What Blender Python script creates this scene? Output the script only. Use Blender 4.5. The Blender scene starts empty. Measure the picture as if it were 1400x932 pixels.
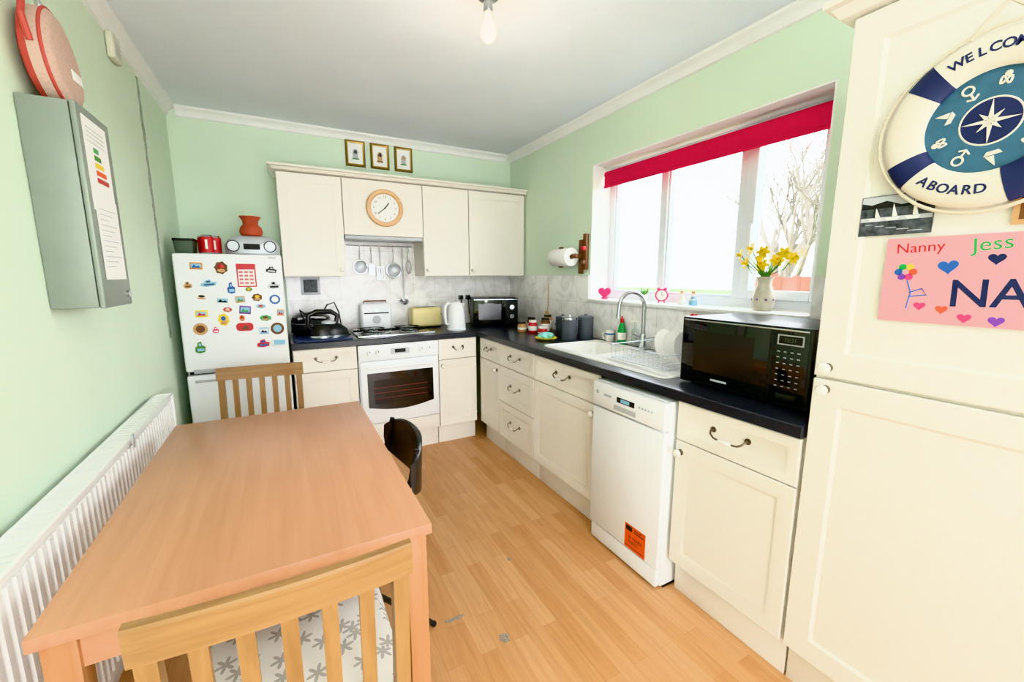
import bpy, bmesh, math, random
from mathutils import Matrix, Vector
random.seed(7)
pi=math.pi
XL,XR,YB,YF,ZC=-0.61,1.98,3.70,-1.7,2.47

# ------------------------------------------------------------ materials
def lin(h):
    if isinstance(h,tuple): return (h[0],h[1],h[2],1)
    h=h.lstrip('#'); c=[int(h[i:i+2],16)/255 for i in (0,2,4)]
    return tuple([x/12.92 if x<=.04045 else ((x+.055)/1.055)**2.4 for x in c])+(1,)
def nd(nt,t,**k):
    n=nt.nodes.new(t)
    for a,v in k.items(): setattr(n,a,v)
    return n
def M(name,col,rough=.5,metal=0,var=.06,scale=12,bump=0,bscale=60,spec=.5,emit=None,es=0,coat=0):
    m=bpy.data.materials.new(name); m.use_nodes=True; nt=m.node_tree; p=nt.nodes['Principled BSDF']; L=nt.links
    c=lin(col); p.inputs['Roughness'].default_value=rough; p.inputs['Metallic'].default_value=metal
    p.inputs['Specular IOR Level'].default_value=spec
    if coat: p.inputs['Coat Weight'].default_value=coat
    tc=nd(nt,'ShaderNodeTexCoord'); no=nd(nt,'ShaderNodeTexNoise'); no.inputs['Scale'].default_value=scale; no.inputs['Detail'].default_value=3
    L.new(tc.outputs['Object'],no.inputs['Vector'])
    r=nd(nt,'ShaderNodeValToRGB'); r.color_ramp.elements[0].position=.3; r.color_ramp.elements[1].position=.7
    r.color_ramp.elements[0].color=tuple(x*(1-var) for x in c[:3])+(1,); r.color_ramp.elements[1].color=tuple(min(1,x*(1+var*.5)) for x in c[:3])+(1,)
    L.new(no.outputs['Fac'],r.inputs['Fac']); L.new(r.outputs['Color'],p.inputs['Base Color'])
    if bump:
        n2=nd(nt,'ShaderNodeTexNoise'); n2.inputs['Scale'].default_value=bscale; n2.inputs['Detail'].default_value=4
        L.new(tc.outputs['Object'],n2.inputs['Vector'])
        b=nd(nt,'ShaderNodeBump'); b.inputs['Strength'].default_value=bump; b.inputs['Distance'].default_value=.004
        L.new(n2.outputs['Fac'],b.inputs['Height']); L.new(b.outputs['Normal'],p.inputs['Normal'])
    if emit: p.inputs['Emission Color'].default_value=lin(emit); p.inputs['Emission Strength'].default_value=es
    return m
def Mwood(name,c1,c2,axis='Y',rough=.4,scale=1.0):
    m=bpy.data.materials.new(name); m.use_nodes=True; nt=m.node_tree; p=nt.nodes['Principled BSDF']; L=nt.links
    tc=nd(nt,'ShaderNodeTexCoord'); mp=nd(nt,'ShaderNodeMapping'); s=[40,40,40]; s['XYZ'.index(axis)]=2.2
    mp.inputs['Scale'].default_value=[x*scale for x in s]; L.new(tc.outputs['Object'],mp.inputs['Vector'])
    no=nd(nt,'ShaderNodeTexNoise'); no.inputs['Scale'].default_value=1.5; no.inputs['Detail'].default_value=6; no.inputs['Distortion'].default_value=.6
    L.new(mp.outputs['Vector'],no.inputs['Vector'])
    r=nd(nt,'ShaderNodeValToRGB'); r.color_ramp.elements[0].position=.3; r.color_ramp.elements[1].position=.72
    r.color_ramp.elements[0].color=lin(c1); r.color_ramp.elements[1].color=lin(c2)
    L.new(no.outputs['Fac'],r.inputs['Fac']); L.new(r.outputs['Color'],p.inputs['Base Color']); p.inputs['Roughness'].default_value=rough
    return m
def Mfloor():
    m=bpy.data.materials.new('beech_laminate'); m.use_nodes=True; nt=m.node_tree; p=nt.nodes['Principled BSDF']; L=nt.links
    g=nd(nt,'ShaderNodeNewGeometry'); sp=nd(nt,'ShaderNodeSeparateXYZ'); cb=nd(nt,'ShaderNodeCombineXYZ')
    L.new(g.outputs['Position'],sp.inputs[0]); L.new(sp.outputs['Y'],cb.inputs['X']); L.new(sp.outputs['X'],cb.inputs['Y'])
    br=nd(nt,'ShaderNodeTexBrick'); br.offset=.37; br.offset_frequency=2; br.squash=1
    for k,v in (('Scale',1),('Mortar Size',.0005),('Brick Width',.46),('Row Height',.066),('Bias',-.1)): br.inputs[k].default_value=v
    br.inputs['Color1'].default_value=lin('#cf9763'); br.inputs['Color2'].default_value=lin('#dfad7d'); br.inputs['Mortar'].default_value=lin('#b87f50')
    L.new(cb.outputs[0],br.inputs['Vector'])
    mp=nd(nt,'ShaderNodeMapping'); mp.inputs['Scale'].default_value=(3,45,1); L.new(cb.outputs[0],mp.inputs['Vector'])
    no=nd(nt,'ShaderNodeTexNoise'); no.inputs['Scale'].default_value=1.2; no.inputs['Detail'].default_value=6; no.inputs['Distortion'].default_value=.8; L.new(mp.outputs[0],no.inputs['Vector'])
    r=nd(nt,'ShaderNodeValToRGB'); r.color_ramp.elements[0].position=.25; r.color_ramp.elements[1].position=.65
    r.color_ramp.elements[0].color=(.78,.73,.68,1); r.color_ramp.elements[1].color=(1,1,1,1); L.new(no.outputs['Fac'],r.inputs['Fac'])
    mx=nd(nt,'ShaderNodeMixRGB',blend_type='MULTIPLY'); mx.inputs['Fac'].default_value=.8
    L.new(br.outputs['Color'],mx.inputs['Color1']); L.new(r.outputs['Color'],mx.inputs['Color2']); L.new(mx.outputs[0],p.inputs['Base Color'])
    p.inputs['Roughness'].default_value=.36
    return m
def Mtile(name,ax):
    m=bpy.data.materials.new(name); m.use_nodes=True; nt=m.node_tree; p=nt.nodes['Principled BSDF']; L=nt.links
    g=nd(nt,'ShaderNodeNewGeometry'); sp=nd(nt,'ShaderNodeSeparateXYZ'); cb=nd(nt,'ShaderNodeCombineXYZ')
    L.new(g.outputs['Position'],sp.inputs[0]); L.new(sp.outputs[ax],cb.inputs['X']); 
    ad=nd(nt,'ShaderNodeMath',operation='ADD'); ad.inputs[1].default_value=.04; L.new(sp.outputs['Z'],ad.inputs[0]); L.new(ad.outputs[0],cb.inputs['Y'])
    br=nd(nt,'ShaderNodeTexBrick'); br.offset=0; br.squash=1
    for k,v in (('Scale',1),('Mortar Size',.0015),('Brick Width',.2),('Row Height',.2)): br.inputs[k].default_value=v
    br.inputs['Color1'].default_value=(1,1,1,1); br.inputs['Color2'].default_value=(.97,.97,.97,1); br.inputs['Mortar'].default_value=lin('#dedad5')
    L.new(cb.outputs[0],br.inputs['Vector'])
    no=nd(nt,'ShaderNodeTexNoise'); no.inputs['Scale'].default_value=7; no.inputs['Detail'].default_value=7; no.inputs['Distortion'].default_value=1.5
    L.new(g.outputs['Position'],no.inputs['Vector'])
    r=nd(nt,'ShaderNodeValToRGB'); e=r.color_ramp.elements; e[0].position=.34; e[0].color=lin('#e8e3e2'); e[1].position=.56; e[1].color=lin('#fbf9f8')
    L.new(no.outputs['Fac'],r.inputs['Fac'])
    mx=nd(nt,'ShaderNodeMixRGB',blend_type='MULTIPLY'); mx.inputs['Fac'].default_value=1
    L.new(br.outputs['Color'],mx.inputs['Color1']); L.new(r.outputs['Color'],mx.inputs['Color2']); L.new(mx.outputs[0],p.inputs['Base Color'])
    p.inputs['Roughness'].default_value=.18
    b=nd(nt,'ShaderNodeBump'); b.inputs['Strength'].default_value=.4; b.inputs['Distance'].default_value=.002; b.invert=True
    L.new(br.outputs['Fac'],b.inputs['Height']); L.new(b.outputs[0],p.inputs['Normal'])
    return m
def Mfloral():
    m=bpy.data.materials.new('floral_fabric'); m.use_nodes=True; nt=m.node_tree; p=nt.nodes['Principled BSDF']; L=nt.links
    tc=nd(nt,'ShaderNodeTexCoord')
    v=nd(nt,'ShaderNodeTexVoronoi'); v.inputs['Scale'].default_value=17; v.voronoi_dimensions='2D'; L.new(tc.outputs['Object'],v.inputs['Vector'])
    su=nd(nt,'ShaderNodeVectorMath',operation='SUBTRACT'); L.new(tc.outputs['Object'],su.inputs[0])
    L.new(v.outputs['Position'],su.inputs[1])
    sp=nd(nt,'ShaderNodeSeparateXYZ'); L.new(su.outputs[0],sp.inputs[0])
    at=nd(nt,'ShaderNodeMath',operation='ARCTAN2'); L.new(sp.outputs['Y'],at.inputs[0]); L.new(sp.outputs['X'],at.inputs[1])
    m5=nd(nt,'ShaderNodeMath',operation='MULTIPLY'); L.new(at.outputs[0],m5.inputs[0]); m5.inputs[1].default_value=6
    sn=nd(nt,'ShaderNodeMath',operation='SINE'); L.new(m5.outputs[0],sn.inputs[0])
    ma=nd(nt,'ShaderNodeMath',operation='MULTIPLY_ADD'); L.new(sn.outputs[0],ma.inputs[0]); ma.inputs[1].default_value=.14; ma.inputs[2].default_value=.26
    lt=nd(nt,'ShaderNodeMath',operation='LESS_THAN'); L.new(v.outputs['Distance'],lt.inputs[0]); L.new(ma.outputs[0],lt.inputs[1])
    mx=nd(nt,'ShaderNodeMixRGB'); mx.inputs['Color1'].default_value=lin('#ebe7e2'); mx.inputs['Color2'].default_value=lin('#b7b2ad'); L.new(lt.outputs[0],mx.inputs['Fac'])
    L.new(mx.outputs[0],p.inputs['Base Color']); p.inputs['Roughness'].default_value=.9
    return m
def Mglass(name,tint=(1,1,1,1),f=.07):
    m=bpy.data.materials.new(name); m.use_nodes=True; nt=m.node_tree; nt.nodes.clear()
    o=nd(nt,'ShaderNodeOutputMaterial'); a=nd(nt,'ShaderNodeBsdfTransparent'); g=nd(nt,'ShaderNodeBsdfGlossy'); x=nd(nt,'ShaderNodeMixShader')
    a.inputs[0].default_value=tint; g.inputs['Roughness'].default_value=.02; x.inputs[0].default_value=f
    nt.links.new(a.outputs[0],x.inputs[1]); nt.links.new(g.outputs[0],x.inputs[2]); nt.links.new(x.outputs[0],o.inputs[0]); return m

m_green=M('mint_paint','#daebd5',.75,var=.03,scale=2,bump=.15,bscale=120)
m_ceil=M('ceiling_paint','#e9edf7',.8,var=.03,scale=2.5,bump=.2,bscale=60)
m_coving=M('coving_white','#f2f2f1',.6,var=.02)
m_white=M('white_gloss','#f2f2f0',.35,var=.02)
m_upvc=M('upvc_white','#e8ebf1',.3,var=.01)
m_cream=M('cream_cabinet','#f1ebe1',.38,var=.02,scale=4)
m_cream2=M('cream_carcass','#ebe4d9',.45,var=.02)
m_floor=Mfloor()
m_tileB=Mtile('marble_tile_back','X'); m_tileR=Mtile('marble_tile_right','Y')
m_top=M('slate_worktop','#30323a',.28,var=.5,scale=140,bump=.05)
m_app=M('appliance_white','#f1f2f4',.28,var=.01)
m_grey=M('appliance_grey','#b9bcc0',.4,var=.03)
m_dark=M('dark_gap','#17181a',.6)
m_black=M('black_plastic','#1a1a1d',.3,var=.2)
m_blackg=M('black_glass','#0b0c0e',.06,var=.1,coat=.5)
m_win2=M('microwave_window','#1f1b19',.15,var=.2)
m_steel=M('chrome_steel','#c9ccd0',.16,1,var=.03)
m_brush=M('brushed_metal','#9ea2a4',.35,1,var=.08)
m_pewter=M('pewter_handle','#8d8272',.3,.9,var=.15)
m_ceram=M('ceramic_white','#f3efe8',.15,var=.01)
m_sink=M('cream_sink','#eceae4',.15,var=.01)
m_table=Mwood('beech_table','#c38d6b','#ce9876','Y',.3,.7)
m_tableE=Mwood('beech_leg','#ae774b','#c28a60','Z',.4)
m_chair=Mwood('oak_chair','#8a653e','#a17a50','Z',.4)
m_chairx=Mwood('oak_chair_rail','#8e6842','#a78056','X',.4)
m_floral=Mfloral()
m_rad=M('radiator_enamel','#f4f4f2',.3,var=.01)
m_boxg=M('grey_green_metal','#8e978e',.45,.2,var=.08,scale=8)
m_paper=M('paper','#f4f3f0',.8,var=.02)
m_red=M('red_plastic','#c2202a',.4); m_redb=M('red_blind_fabric','#d51c4c',.8,var=.06,scale=40)
m_bagr=M('red_bag_trim','#bd4f48',.6); m_bagm=M('mesh_bag_fabric','#d0b1a2',.85,var=.14,scale=160)
m_pink=M('pink_card','#f5aeb2',.7,var=.04); m_hot=M('hot_pink','#e23b7a',.4)
m_navy=M('navy','#1b2450',.6); m_teal=M('teal_plaque','#37627a',.5,var=.15,scale=30)
m_ivory=M('ivory_ring','#ebe3d2',.6,var=.04); m_rope=M('rope','#dcd2bc',.85,var=.2,scale=200)
m_orange=M('orange_sticker','#e8581f',.5); m_yellow=M('yellow','#f4d22e',.5); m_gr=M('leaf_green','#4f8a36',.6); m_brgr=M('bright_green','#1f9a4b',.3)
m_blue=M('blue','#2b5fa8',.5); m_lblue=M('light_blue','#8fc0dc',.5); m_purple=M('purple','#7a3fa0',.5); m_brown=M('brown','#6e4427',.55); m_tan=M('tan','#c79a6b',.5)
m_terr=M('terracotta','#b2503a',.7,var=.1); m_silver=M('silver_plastic','#c3c7cd',.35,.2); m_bone=M('toaster_cream','#e8d79a',.35)
m_canis=M('slate_canister','#5a5f69',.45); m_bluemat=M('blue_board','#27345e',.35)
m_glass=Mglass('window_glass'); m_jar=Mglass('jar_glass',(.85,.9,.9,1),.15)
m_bulb=M('bulb_glow','#fff2d8',.4,emit='#ffd9a0',es=14)
m_pale=Mwood('pale_wood','#d9a878','#e8bf90','X',.4)
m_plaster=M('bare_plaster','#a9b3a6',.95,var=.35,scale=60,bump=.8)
m_fence=Mwood('fence_wood','#7a4436','#96604a','Z',.9,.3); m_grass=M('grass','#6c7f4a',.95,var=.3,scale=6); m_bark=M('bark','#6f675e',.95,var=.2)
m_tealc=M('aqua_cloth','#8fd8d2',.8); m_print=M('bw_photo','#4d5258',.5,var=.8,scale=60); m_disp=M('lcd_green','#5c6c5e',.4)
m_gilt=M('gilt_brown','#7c6230',.35,.5,var=.3,scale=90); m_goldl=M('gold_lip','#c9a85c',.3,.8)

# ------------------------------------------------------------ mesh builder
def frame(o,x,y,z):
    m=Matrix((x,y,z)).transposed().to_4x4(); m.translation=Vector(o); return m
def FR(x): return frame((x,0,0),(0,-1,0),(0,0,1),(-1,0,0))   # right run: lx=-Y, ly=Z, lz=out(-X)
def FB(y): return frame((0,y,0),(1,0,0),(0,0,1),(0,-1,0))    # back run: lx=X
def FL(x): return frame((x,0,0),(0,1,0),(0,0,1),(1,0,0))     # left wall: lx=Y
def T(x,y,z,rz=0,rx=0,ry=0): return Matrix.Translation((x,y,z))@Matrix.Rotation(rz,4,'Z')@Matrix.Rotation(rx,4,'X')@Matrix.Rotation(ry,4,'Y')
I4=Matrix.Identity(4)
class B:
    def __init__(s,name,M=None): s.name=name; s.bm=bmesh.new(); s.mats=[]; s.M=M.copy() if M else I4.copy()
    def add(s,t,mat,L=None,fixn=True):
        if mat not in s.mats: s.mats.append(mat)
        i=s.mats.index(mat)
        if fixn: bmesh.ops.recalc_face_normals(t,faces=t.faces[:])
        for f in t.faces: f.material_index=i; f.smooth=True
        t.transform(s.M@L if L else s.M)
        me=bpy.data.meshes.new('t'); t.to_mesh(me); s.bm.from_mesh(me); bpy.data.meshes.remove(me); t.free()
    def box(s,x0,x1,y0,y1,z0,z1,mat,bev=0,seg=2,L=None):
        t=bmesh.new(); bmesh.ops.create_cube(t,size=1)
        t.transform(Matrix.Translation(((x0+x1)/2,(y0+y1)/2,(z0+z1)/2))@Matrix.Diagonal((abs(x1-x0),abs(y1-y0),abs(z1-z0),1)))
        if bev: bmesh.ops.bevel(t,geom=t.edges[:],offset=bev,segments=seg,affect='EDGES',profile=.5)
        s.add(t,mat,L)
    def cyl(s,p0,p1,r,mat,r2=None,seg=20,L=None):
        p0=Vector(p0);p1=Vector(p1);d=p1-p0
        t=bmesh.new(); bmesh.ops.create_cone(t,cap_ends=True,segments=seg,radius1=r,radius2=r if r2 is None else r2,depth=d.length)
        t.transform(Matrix.Translation((p0+p1)/2)@d.to_track_quat('Z','Y').to_matrix().to_4x4()); s.add(t,mat,L)
    def sph(s,c,r,mat,seg=16,L=None):
        if not isinstance(r,tuple): r=(r,r,r)
        t=bmesh.new(); bmesh.ops.create_uvsphere(t,u_segments=seg,v_segments=max(6,seg//2+2),radius=1)
        t.transform(Matrix.Translation(c)@Matrix.Diagonal((*r,1))); s.add(t,mat,L)
    def lathe(s,c,prof,mat,seg=28,a0=0,a1=2*pi,L=None,close=False):
        t=bmesh.new(); full=abs(a1-a0-2*pi)<1e-6; n=seg if full else seg+1; rings=[]
        for i in range(n):
            a=a0+(a1-a0)*i/seg; rings.append([t.verts.new((c[0]+r*math.cos(a),c[1]+r*math.sin(a),c[2]+z)) for r,z in prof])
        k=len(prof)
        for i in range(seg):
            A=rings[i];Bq=rings[(i+1)%n]
            for j in range(k if close else k-1):
                j2=(j+1)%k
                t.faces.new((A[j],Bq[j],Bq[j2],A[j2]))
        if close and not full:
            t.faces.new(rings[0]); t.faces.new(rings[-1])
        bmesh.ops.remove_doubles(t,verts=t.verts[:],dist=1e-5); s.add(t,mat,L)
    def tube(s,pts,r,mat,seg=8,closed=False,L=None):
        P=[Vector(p) for p in pts]; n=len(P); t=bmesh.new(); rings=[]; up=None
        for i in range(n):
            if closed: d=P[(i+1)%n]-P[i-1]
            else: d=P[min(i+1,n-1)]-P[max(i-1,0)]
            if d.length<1e-9: d=Vector((0,0,1))
            d.normalize()
            if up is None: up=d.orthogonal().normalized()
            else:
                up=up-d*up.dot(d); up=up.normalized() if up.length>1e-6 else d.orthogonal().normalized()
            w=d.cross(up); ri=r[i] if isinstance(r,(list,tuple)) else r
            rings.append([t.verts.new(P[i]+(up*math.cos(2*pi*k/seg)+w*math.sin(2*pi*k/seg))*ri) for k in range(seg)])
        for i in range(n if closed else n-1):
            A=rings[i];C=rings[(i+1)%n]
            for k in range(seg): t.faces.new((A[k],A[(k+1)%seg],C[(k+1)%seg],C[k]))
        if not closed: t.faces.new(rings[0]); t.faces.new(rings[-1])
        s.add(t,mat,L)
    def prism(s,poly,z0,z1,mat,L=None):
        t=bmesh.new(); a=[t.verts.new((x,y,z0)) for x,y in poly]; b=[t.verts.new((x,y,z1)) for x,y in poly]; n=len(poly)
        t.faces.new(a); t.faces.new(b)
        for i in range(n): t.faces.new((a[i],a[(i+1)%n],b[(i+1)%n],b[i]))
        s.add(t,mat,L)
    def loft(s,rings,mat,cap0=True,cap1=True,L=None):
        t=bmesh.new(); R=[[t.verts.new(p) for p in r] for r in rings]; n=len(R[0])
        for A,C in zip(R,R[1:]):
            for i in range(n): t.faces.new((A[i],A[(i+1)%n],C[(i+1)%n],C[i]))
        if cap0: t.faces.new(R[0])
        if cap1: t.faces.new(R[-1])
        s.add(t,mat,L)
    def panel(s,x0,x1,y0,y1,mat,fr=.055,th=.02,dep=.006):
        w=min(x1-x0,y1-y0)
        lv=[(0,-th),(0,-.003),(.003,0),(fr,0),(fr+.009,-dep)]
        if w>2*(fr+.05): lv+=[(fr+.02,-dep)]
        s.loft([[(x0+i,y0+i,z),(x1-i,y0+i,z),(x1-i,y1-i,z),(x0+i,y1-i,z)] for i,z in lv],mat)
    def bow(s,cx,cy,w=.062):
        pts=[(-w,.004,0),(-w,.002,.018),(-w*.93,-.006,.026),(-w*.7,-.016,.03),(-w*.35,-.019,.031),(0,-.02,.031)]
        pts=pts+[(-x,y,z) for x,y,z in pts[-2::-1]]
        s.tube([(cx+x,cy+y,z) for x,y,z in pts],.0038,m_pewter)
        for q in(-w,w):
            s.cyl((cx+q,cy+.004,0),(cx+q,cy+.004,.004),.011,m_pewter,seg=14)
        s.lathe((0,0,0),[(0,-.026),(.006,-.025),(.0085,-.012),(.0095,0),(.0085,.012),(.006,.025),(0,.026)],m_ceram,16,L=Matrix.Translation((cx,cy-.02,.031))@Matrix.Rotation(pi/2,4,'Y'))
    def knob(s,cx,cy):
        s.lathe((cx,cy,0),[(0,0),(.013,0),(.012,.005),(.006,.007),(.006,.016),(.014,.018)],m_pewter,18)
        s.lathe((cx,cy,0),[(.008,.016),(.015,.019),(.0165,.026),(.012,.034),(0,.037)],m_ceram,18)
    def text(s,body,size,x,y,z,mat,rot=0,ex=.0008,off=0):
        c=bpy.data.curves.new('tx','FONT'); c.body=body; c.size=size; c.extrude=ex; c.offset=off; c.align_x='CENTER'; c.align_y='CENTER'; c.resolution_u=3
        o=bpy.data.objects.new('tx',c); bpy.context.scene.collection.objects.link(o); bpy.context.view_layer.update()
        me=bpy.data.meshes.new_from_object(o.evaluated_get(bpy.context.evaluated_depsgraph_get()))
        t=bmesh.new(); t.from_mesh(me); bpy.data.objects.remove(o); bpy.data.meshes.remove(me)
        s.add(t,mat,Matrix.Translation((x,y,z))@Matrix.Rotation(rot,4,'Z'),fixn=False)
    def done(s,ang=35):
        me=bpy.data.meshes.new(s.name); co=[v.co for v in s.bm.verts]
        c=Vector(((min(v.x for v in co)+max(v.x for v in co))/2,(min(v.y for v in co)+max(v.y for v in co))/2,min(v.z for v in co)))
        s.bm.transform(Matrix.Translation(-c)); s.bm.to_mesh(me); s.bm.free()
        for m in s.mats: me.materials.append(m)
        me.set_sharp_from_angle(angle=math.radians(ang))
        o=bpy.data.objects.new(s.name,me); o.location=c; bpy.context.scene.collection.objects.link(o); return o
def rrect(cx,cy,hx,hy,r,z,n=5):
    out=[]
    for sx,sy,a in((1,1,0),(-1,1,pi/2),(-1,-1,pi),(1,-1,1.5*pi)):
        for i in range(n+1):
            t=a+pi/2*i/n; out.append((cx+sx*(hx-r)+r*math.cos(t),cy+sy*(hy-r)+r*math.sin(t),z))
    return out
def rp(cx,cy,hx,hy,r,n=5): return [(x,y) for x,y,z in rrect(cx,cy,hx,hy,r,0,n)]

# ------------------------------------------------------------ room shell
b=B('floor'); b.box(XL-.1,XR+.28,YF-.1,YB+.1,-.1,0,m_floor); b.done()
b=B('ceiling'); b.box(XL-.1,XR+.28,YF-.1,YB+.1,ZC,ZC+.1,m_ceil); b.done()
b=B('wall_left'); b.box(XL-.1,XL,YF,YB,0,ZC,m_green); b.done()
b=B('wall_back'); b.box(XL-.1,XR+.28,YB,YB+.1,0,ZC,m_green); b.done()
WY0,WY1,WZ0,WZ1=.96,2.46,1.19,2.13
b=B('wall_right'); b.box(XR,XR+.28,YF,WY0,0,ZC,m_green); b.box(XR,XR+.28,WY1,YB,0,ZC,m_green)
b.box(XR,XR+.28,WY0,WY1,0,WZ0-.02,m_green); b.box(XR,XR+.28,WY0,WY1,WZ1,ZC,m_green); b.done()
b=B('wall_front'); b.box(XL-.1,-.3,YF-.1,YF,0,ZC,m_green); b.done()
b=B('wall_front'); b.box(1.7,XR+.28,YF-.1,YF,0,ZC,m_green); b.done()
b=B('wall_front'); b.box(-.3,1.7,YF-.1,YF,2.12,ZC,m_green); b.done()
b=B('added_patio_door')  # unseen glazed door, added behind the camera to let sky light in
for x0,x1 in((-.298,.7),(.7,1.698)):
    b.box(x0,x0+.07,YF-.08,YF-.03,0.001,2.118,m_upvc,.004); b.box(x1-.07,x1,YF-.08,YF-.03,0.001,2.118,m_upvc,.004)
    b.box(x0+.07,x1-.07,YF-.08,YF-.03,0.001,.09,m_upvc,.004); b.box(x0+.07,x1-.07,YF-.08,YF-.03,2.05,2.118,m_upvc,.004)
    b.box(x0+.07,x1-.07,YF-.058,YF-.052,.09,2.05,m_glass)
b.box(.64,.66,YF-.03,YF+.02,1.0,1.14,m_steel,.005); b.done()
prof=[(0,0),(.055,0),(.05,-.012),(.03,-.022),(.018,-.035),(.012,-.055),(0,-.06)]
def cov(name,Mx,l0,l1): 
    b=B(name,Mx); b.prism(prof,l0,l1,m_coving); b.done()
cov('trim_1',frame((XL,0,ZC),(1,0,0),(0,0,1),(0,-1,0)),-YB,-YF)
cov('trim_2',frame((XR,0,ZC),(-1,0,0),(0,0,1),(0,1,0)),YF,YB)
cov('trim_3',frame((0,YB,ZC),(0,-1,0),(0,0,1),(-1,0,0)),-XR+.055,-XL-.055)
b=B('baseboard_left'); b.box(XL,XL+.014,YF,YB-.05,0,.1,m_white,.004); b.done()
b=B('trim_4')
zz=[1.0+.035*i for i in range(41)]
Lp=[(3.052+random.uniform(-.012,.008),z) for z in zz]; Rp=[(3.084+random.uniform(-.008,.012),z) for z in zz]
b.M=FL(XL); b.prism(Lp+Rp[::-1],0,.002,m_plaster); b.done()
b=B('wall_back_tiles'); b.box(0.01,XR-.008,YB-.008,YB,.91,1.36,m_tileB); b.box(.42,1.02,YB-.008,YB,1.36,1.66,m_tileB); b.done()
b=B('wall_right_tiles'); b.box(XR-.008,XR,WY1+.0,YB-.008,.91,1.36,m_tileR); b.box(XR-.008,XR,WY0,WY1,.91,1.17,m_tileR); b.box(XR-.008,XR,.645,WY0,.91,1.36,m_tileR); b.done()
b=B('trim_5'); xw=2.15
b.box(XR+.002,xw,WY1-.008,WY1,WZ0,WZ1,m_white); b.box(XR+.002,xw,WY0,WY0+.008,WZ0,WZ1,m_white); b.box(XR+.002,xw,WY0+.008,WY1-.008,WZ1-.008,WZ1,m_white); b.done()
b=B('trim_6'); b.box(XR-.03,xw,WY0+.001,WY1-.001,WZ0-.02,WZ0,m_white,.004); b.done()
b=B('window_1')
F=.05
b.box(xw,xw+.06,WY0,WY1,WZ0,WZ0+F,m_upvc,.004); b.box(xw,xw+.06,WY0,WY1,WZ1-F,WZ1,m_upvc,.004)
for y0,y1 in((WY0,WY0+F),(1.395,1.445),(1.93,1.98),(WY1-F,WY1)): b.box(xw,xw+.06,y0,y1,WZ0+F,WZ1-F,m_upvc,.004)
for y0,y1,sash in((WY0+F,1.395,1),(1.445,1.93,0),(1.98,WY1-F,0)):
    z0,z1=WZ0+F,WZ1-F; w=.045 if sash else .015; xo=-.015 if sash else .01
    b.box(xw+xo,xw+.05,y0-.008*sash,y0+w,z0,z1,m_upvc,.004); b.box(xw+xo,xw+.05,y1-w,y1+.008*sash,z0,z1,m_upvc,.004)
    b.box(xw+xo,xw+.05,y0+w,y1-w,z0,z0+w,m_upvc,.004); b.box(xw+xo,xw+.05,y0+w,y1-w,z1-w,z1,m_upvc,.004)
    b.box(xw+.028,xw+.032,y0+w,y1-w,z0+w,z1-w,m_glass)
b.box(xw-.03,xw-.015,1.35,1.375,1.5,1.62,m_upvc,.004); b.done()
b=B('roller_blind'); bx=2.09
b.cyl((bx,WY0+.02,2.068),(bx,WY1-.02,2.068),.022,m_redb,seg=20)
b.box(bx-.024,bx-.021,WY0+.03,WY1-.03,1.985,2.068,m_redb); b.box(bx-.03,bx-.016,WY0+.03,WY1-.03,1.972,1.99,m_redb,.004)
for y in(WY0+.009,WY1-.021): b.box(bx-.025,bx+.025,y,y+.012,2.04,2.12,m_white,.003)
b.cyl((bx,2.435,2.06),(bx,2.435,1.6),.0015,m_white,seg=6); b.done()

# ------------------------------------------------------------ exterior
b=B('garden_ground'); b.box(2.5,40,-20,40,-.35,-.25,m_grass); b.done()
b=B('garden_fence')
for i in range(46):
    y=-2+i*.14; b.box(7,7.02,y,y+.13,-.25,1.33+.015*math.sin(i*2.1),m_fence)
for i in range(4): b.box(7.02,7.1,-2+i*2,-1.9+i*2,-.25,1.4,m_fence)
b.done()
def branch(b,p,d,l,r,k):
    q=p+d*l; mid=(p+q)/2+Vector([random.uniform(-.05,.05)*l for _ in range(3)])
    b.tube([p,mid,q],[r,r*.85,r*.65],m_bark,5)
    if k==0: return
    for _ in range(3):
        nd_=(d+Vector([random.uniform(-.7,.7),random.uniform(-.7,.7),random.uniform(-.15,.6)])).normalized()
        branch(b,p+d*l*random.uniform(.5,1),nd_,l*random.uniform(.62,.8),r*.58,k-1)
for px,py,h in((8.0,4.3,1.9),(9.6,5.5,2.3),(8.8,5.1,1.7)):
    b=B('bare_tree'); branch(b,Vector((px,py,-.25)),Vector((0,0,1)),h,.085,5); b.done()

# ------------------------------------------------------------ base cabinets
FX=1.367; FY=3.10
def basecab(Mx,x0,x1,fronts,top=.865,depth=.58):
    b=B('base_cabinet',Mx)
    b.box(x0,x1,.15,top,-depth,-.021,m_cream2)
    b.box(x0,x1,0.0,.15,-.068,-.05,m_cream,.001)
    for k,a,y0,y1 in fronts:
        b.panel(x0+.002,x1-.002,y0,y1,m_cream,.032 if y1-y0<.2 or x1-x0<.36 and k!='door' else .05)
        if k=='drawer': b.bow((x0+x1)/2,(y0+y1)/2+.01,.066 if x1-x0>.35 else .04)
        else: b.knob(x0+.028 if a=='L' else x1-.028,y1-.045)
    return b.done()
dr=('drawer','',.702,.862); 
MB=FB(FY); MR=FR(FX)
basecab(MB,.012,.418,[dr,('door','L',.155,.697)])
basecab(MB,1.022,1.345,[('drawer','',.702,.862),('door','L',.155,.697)])
basecab(MR,-3.078,-2.737,[dr,('door','R',.155,.697)])
basecab(MR,-2.735,-2.232,[dr,('drawer','',.432,.697),('drawer','',.155,.427)])
basecab(MR,-2.230,-1.602,[dr,('door','R',.155,.697)],top=.72)
basecab(MR,-1.113,-.648,[dr,('door','L',.155,.697)])
b=B('tall_cabinet',MR)
b.box(-.64,-.04,.15,2.03,-.58,-.021,m_cream2); b.box(-.64,-.04,0,.15,-.068,-.05,m_cream,.001)
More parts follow.
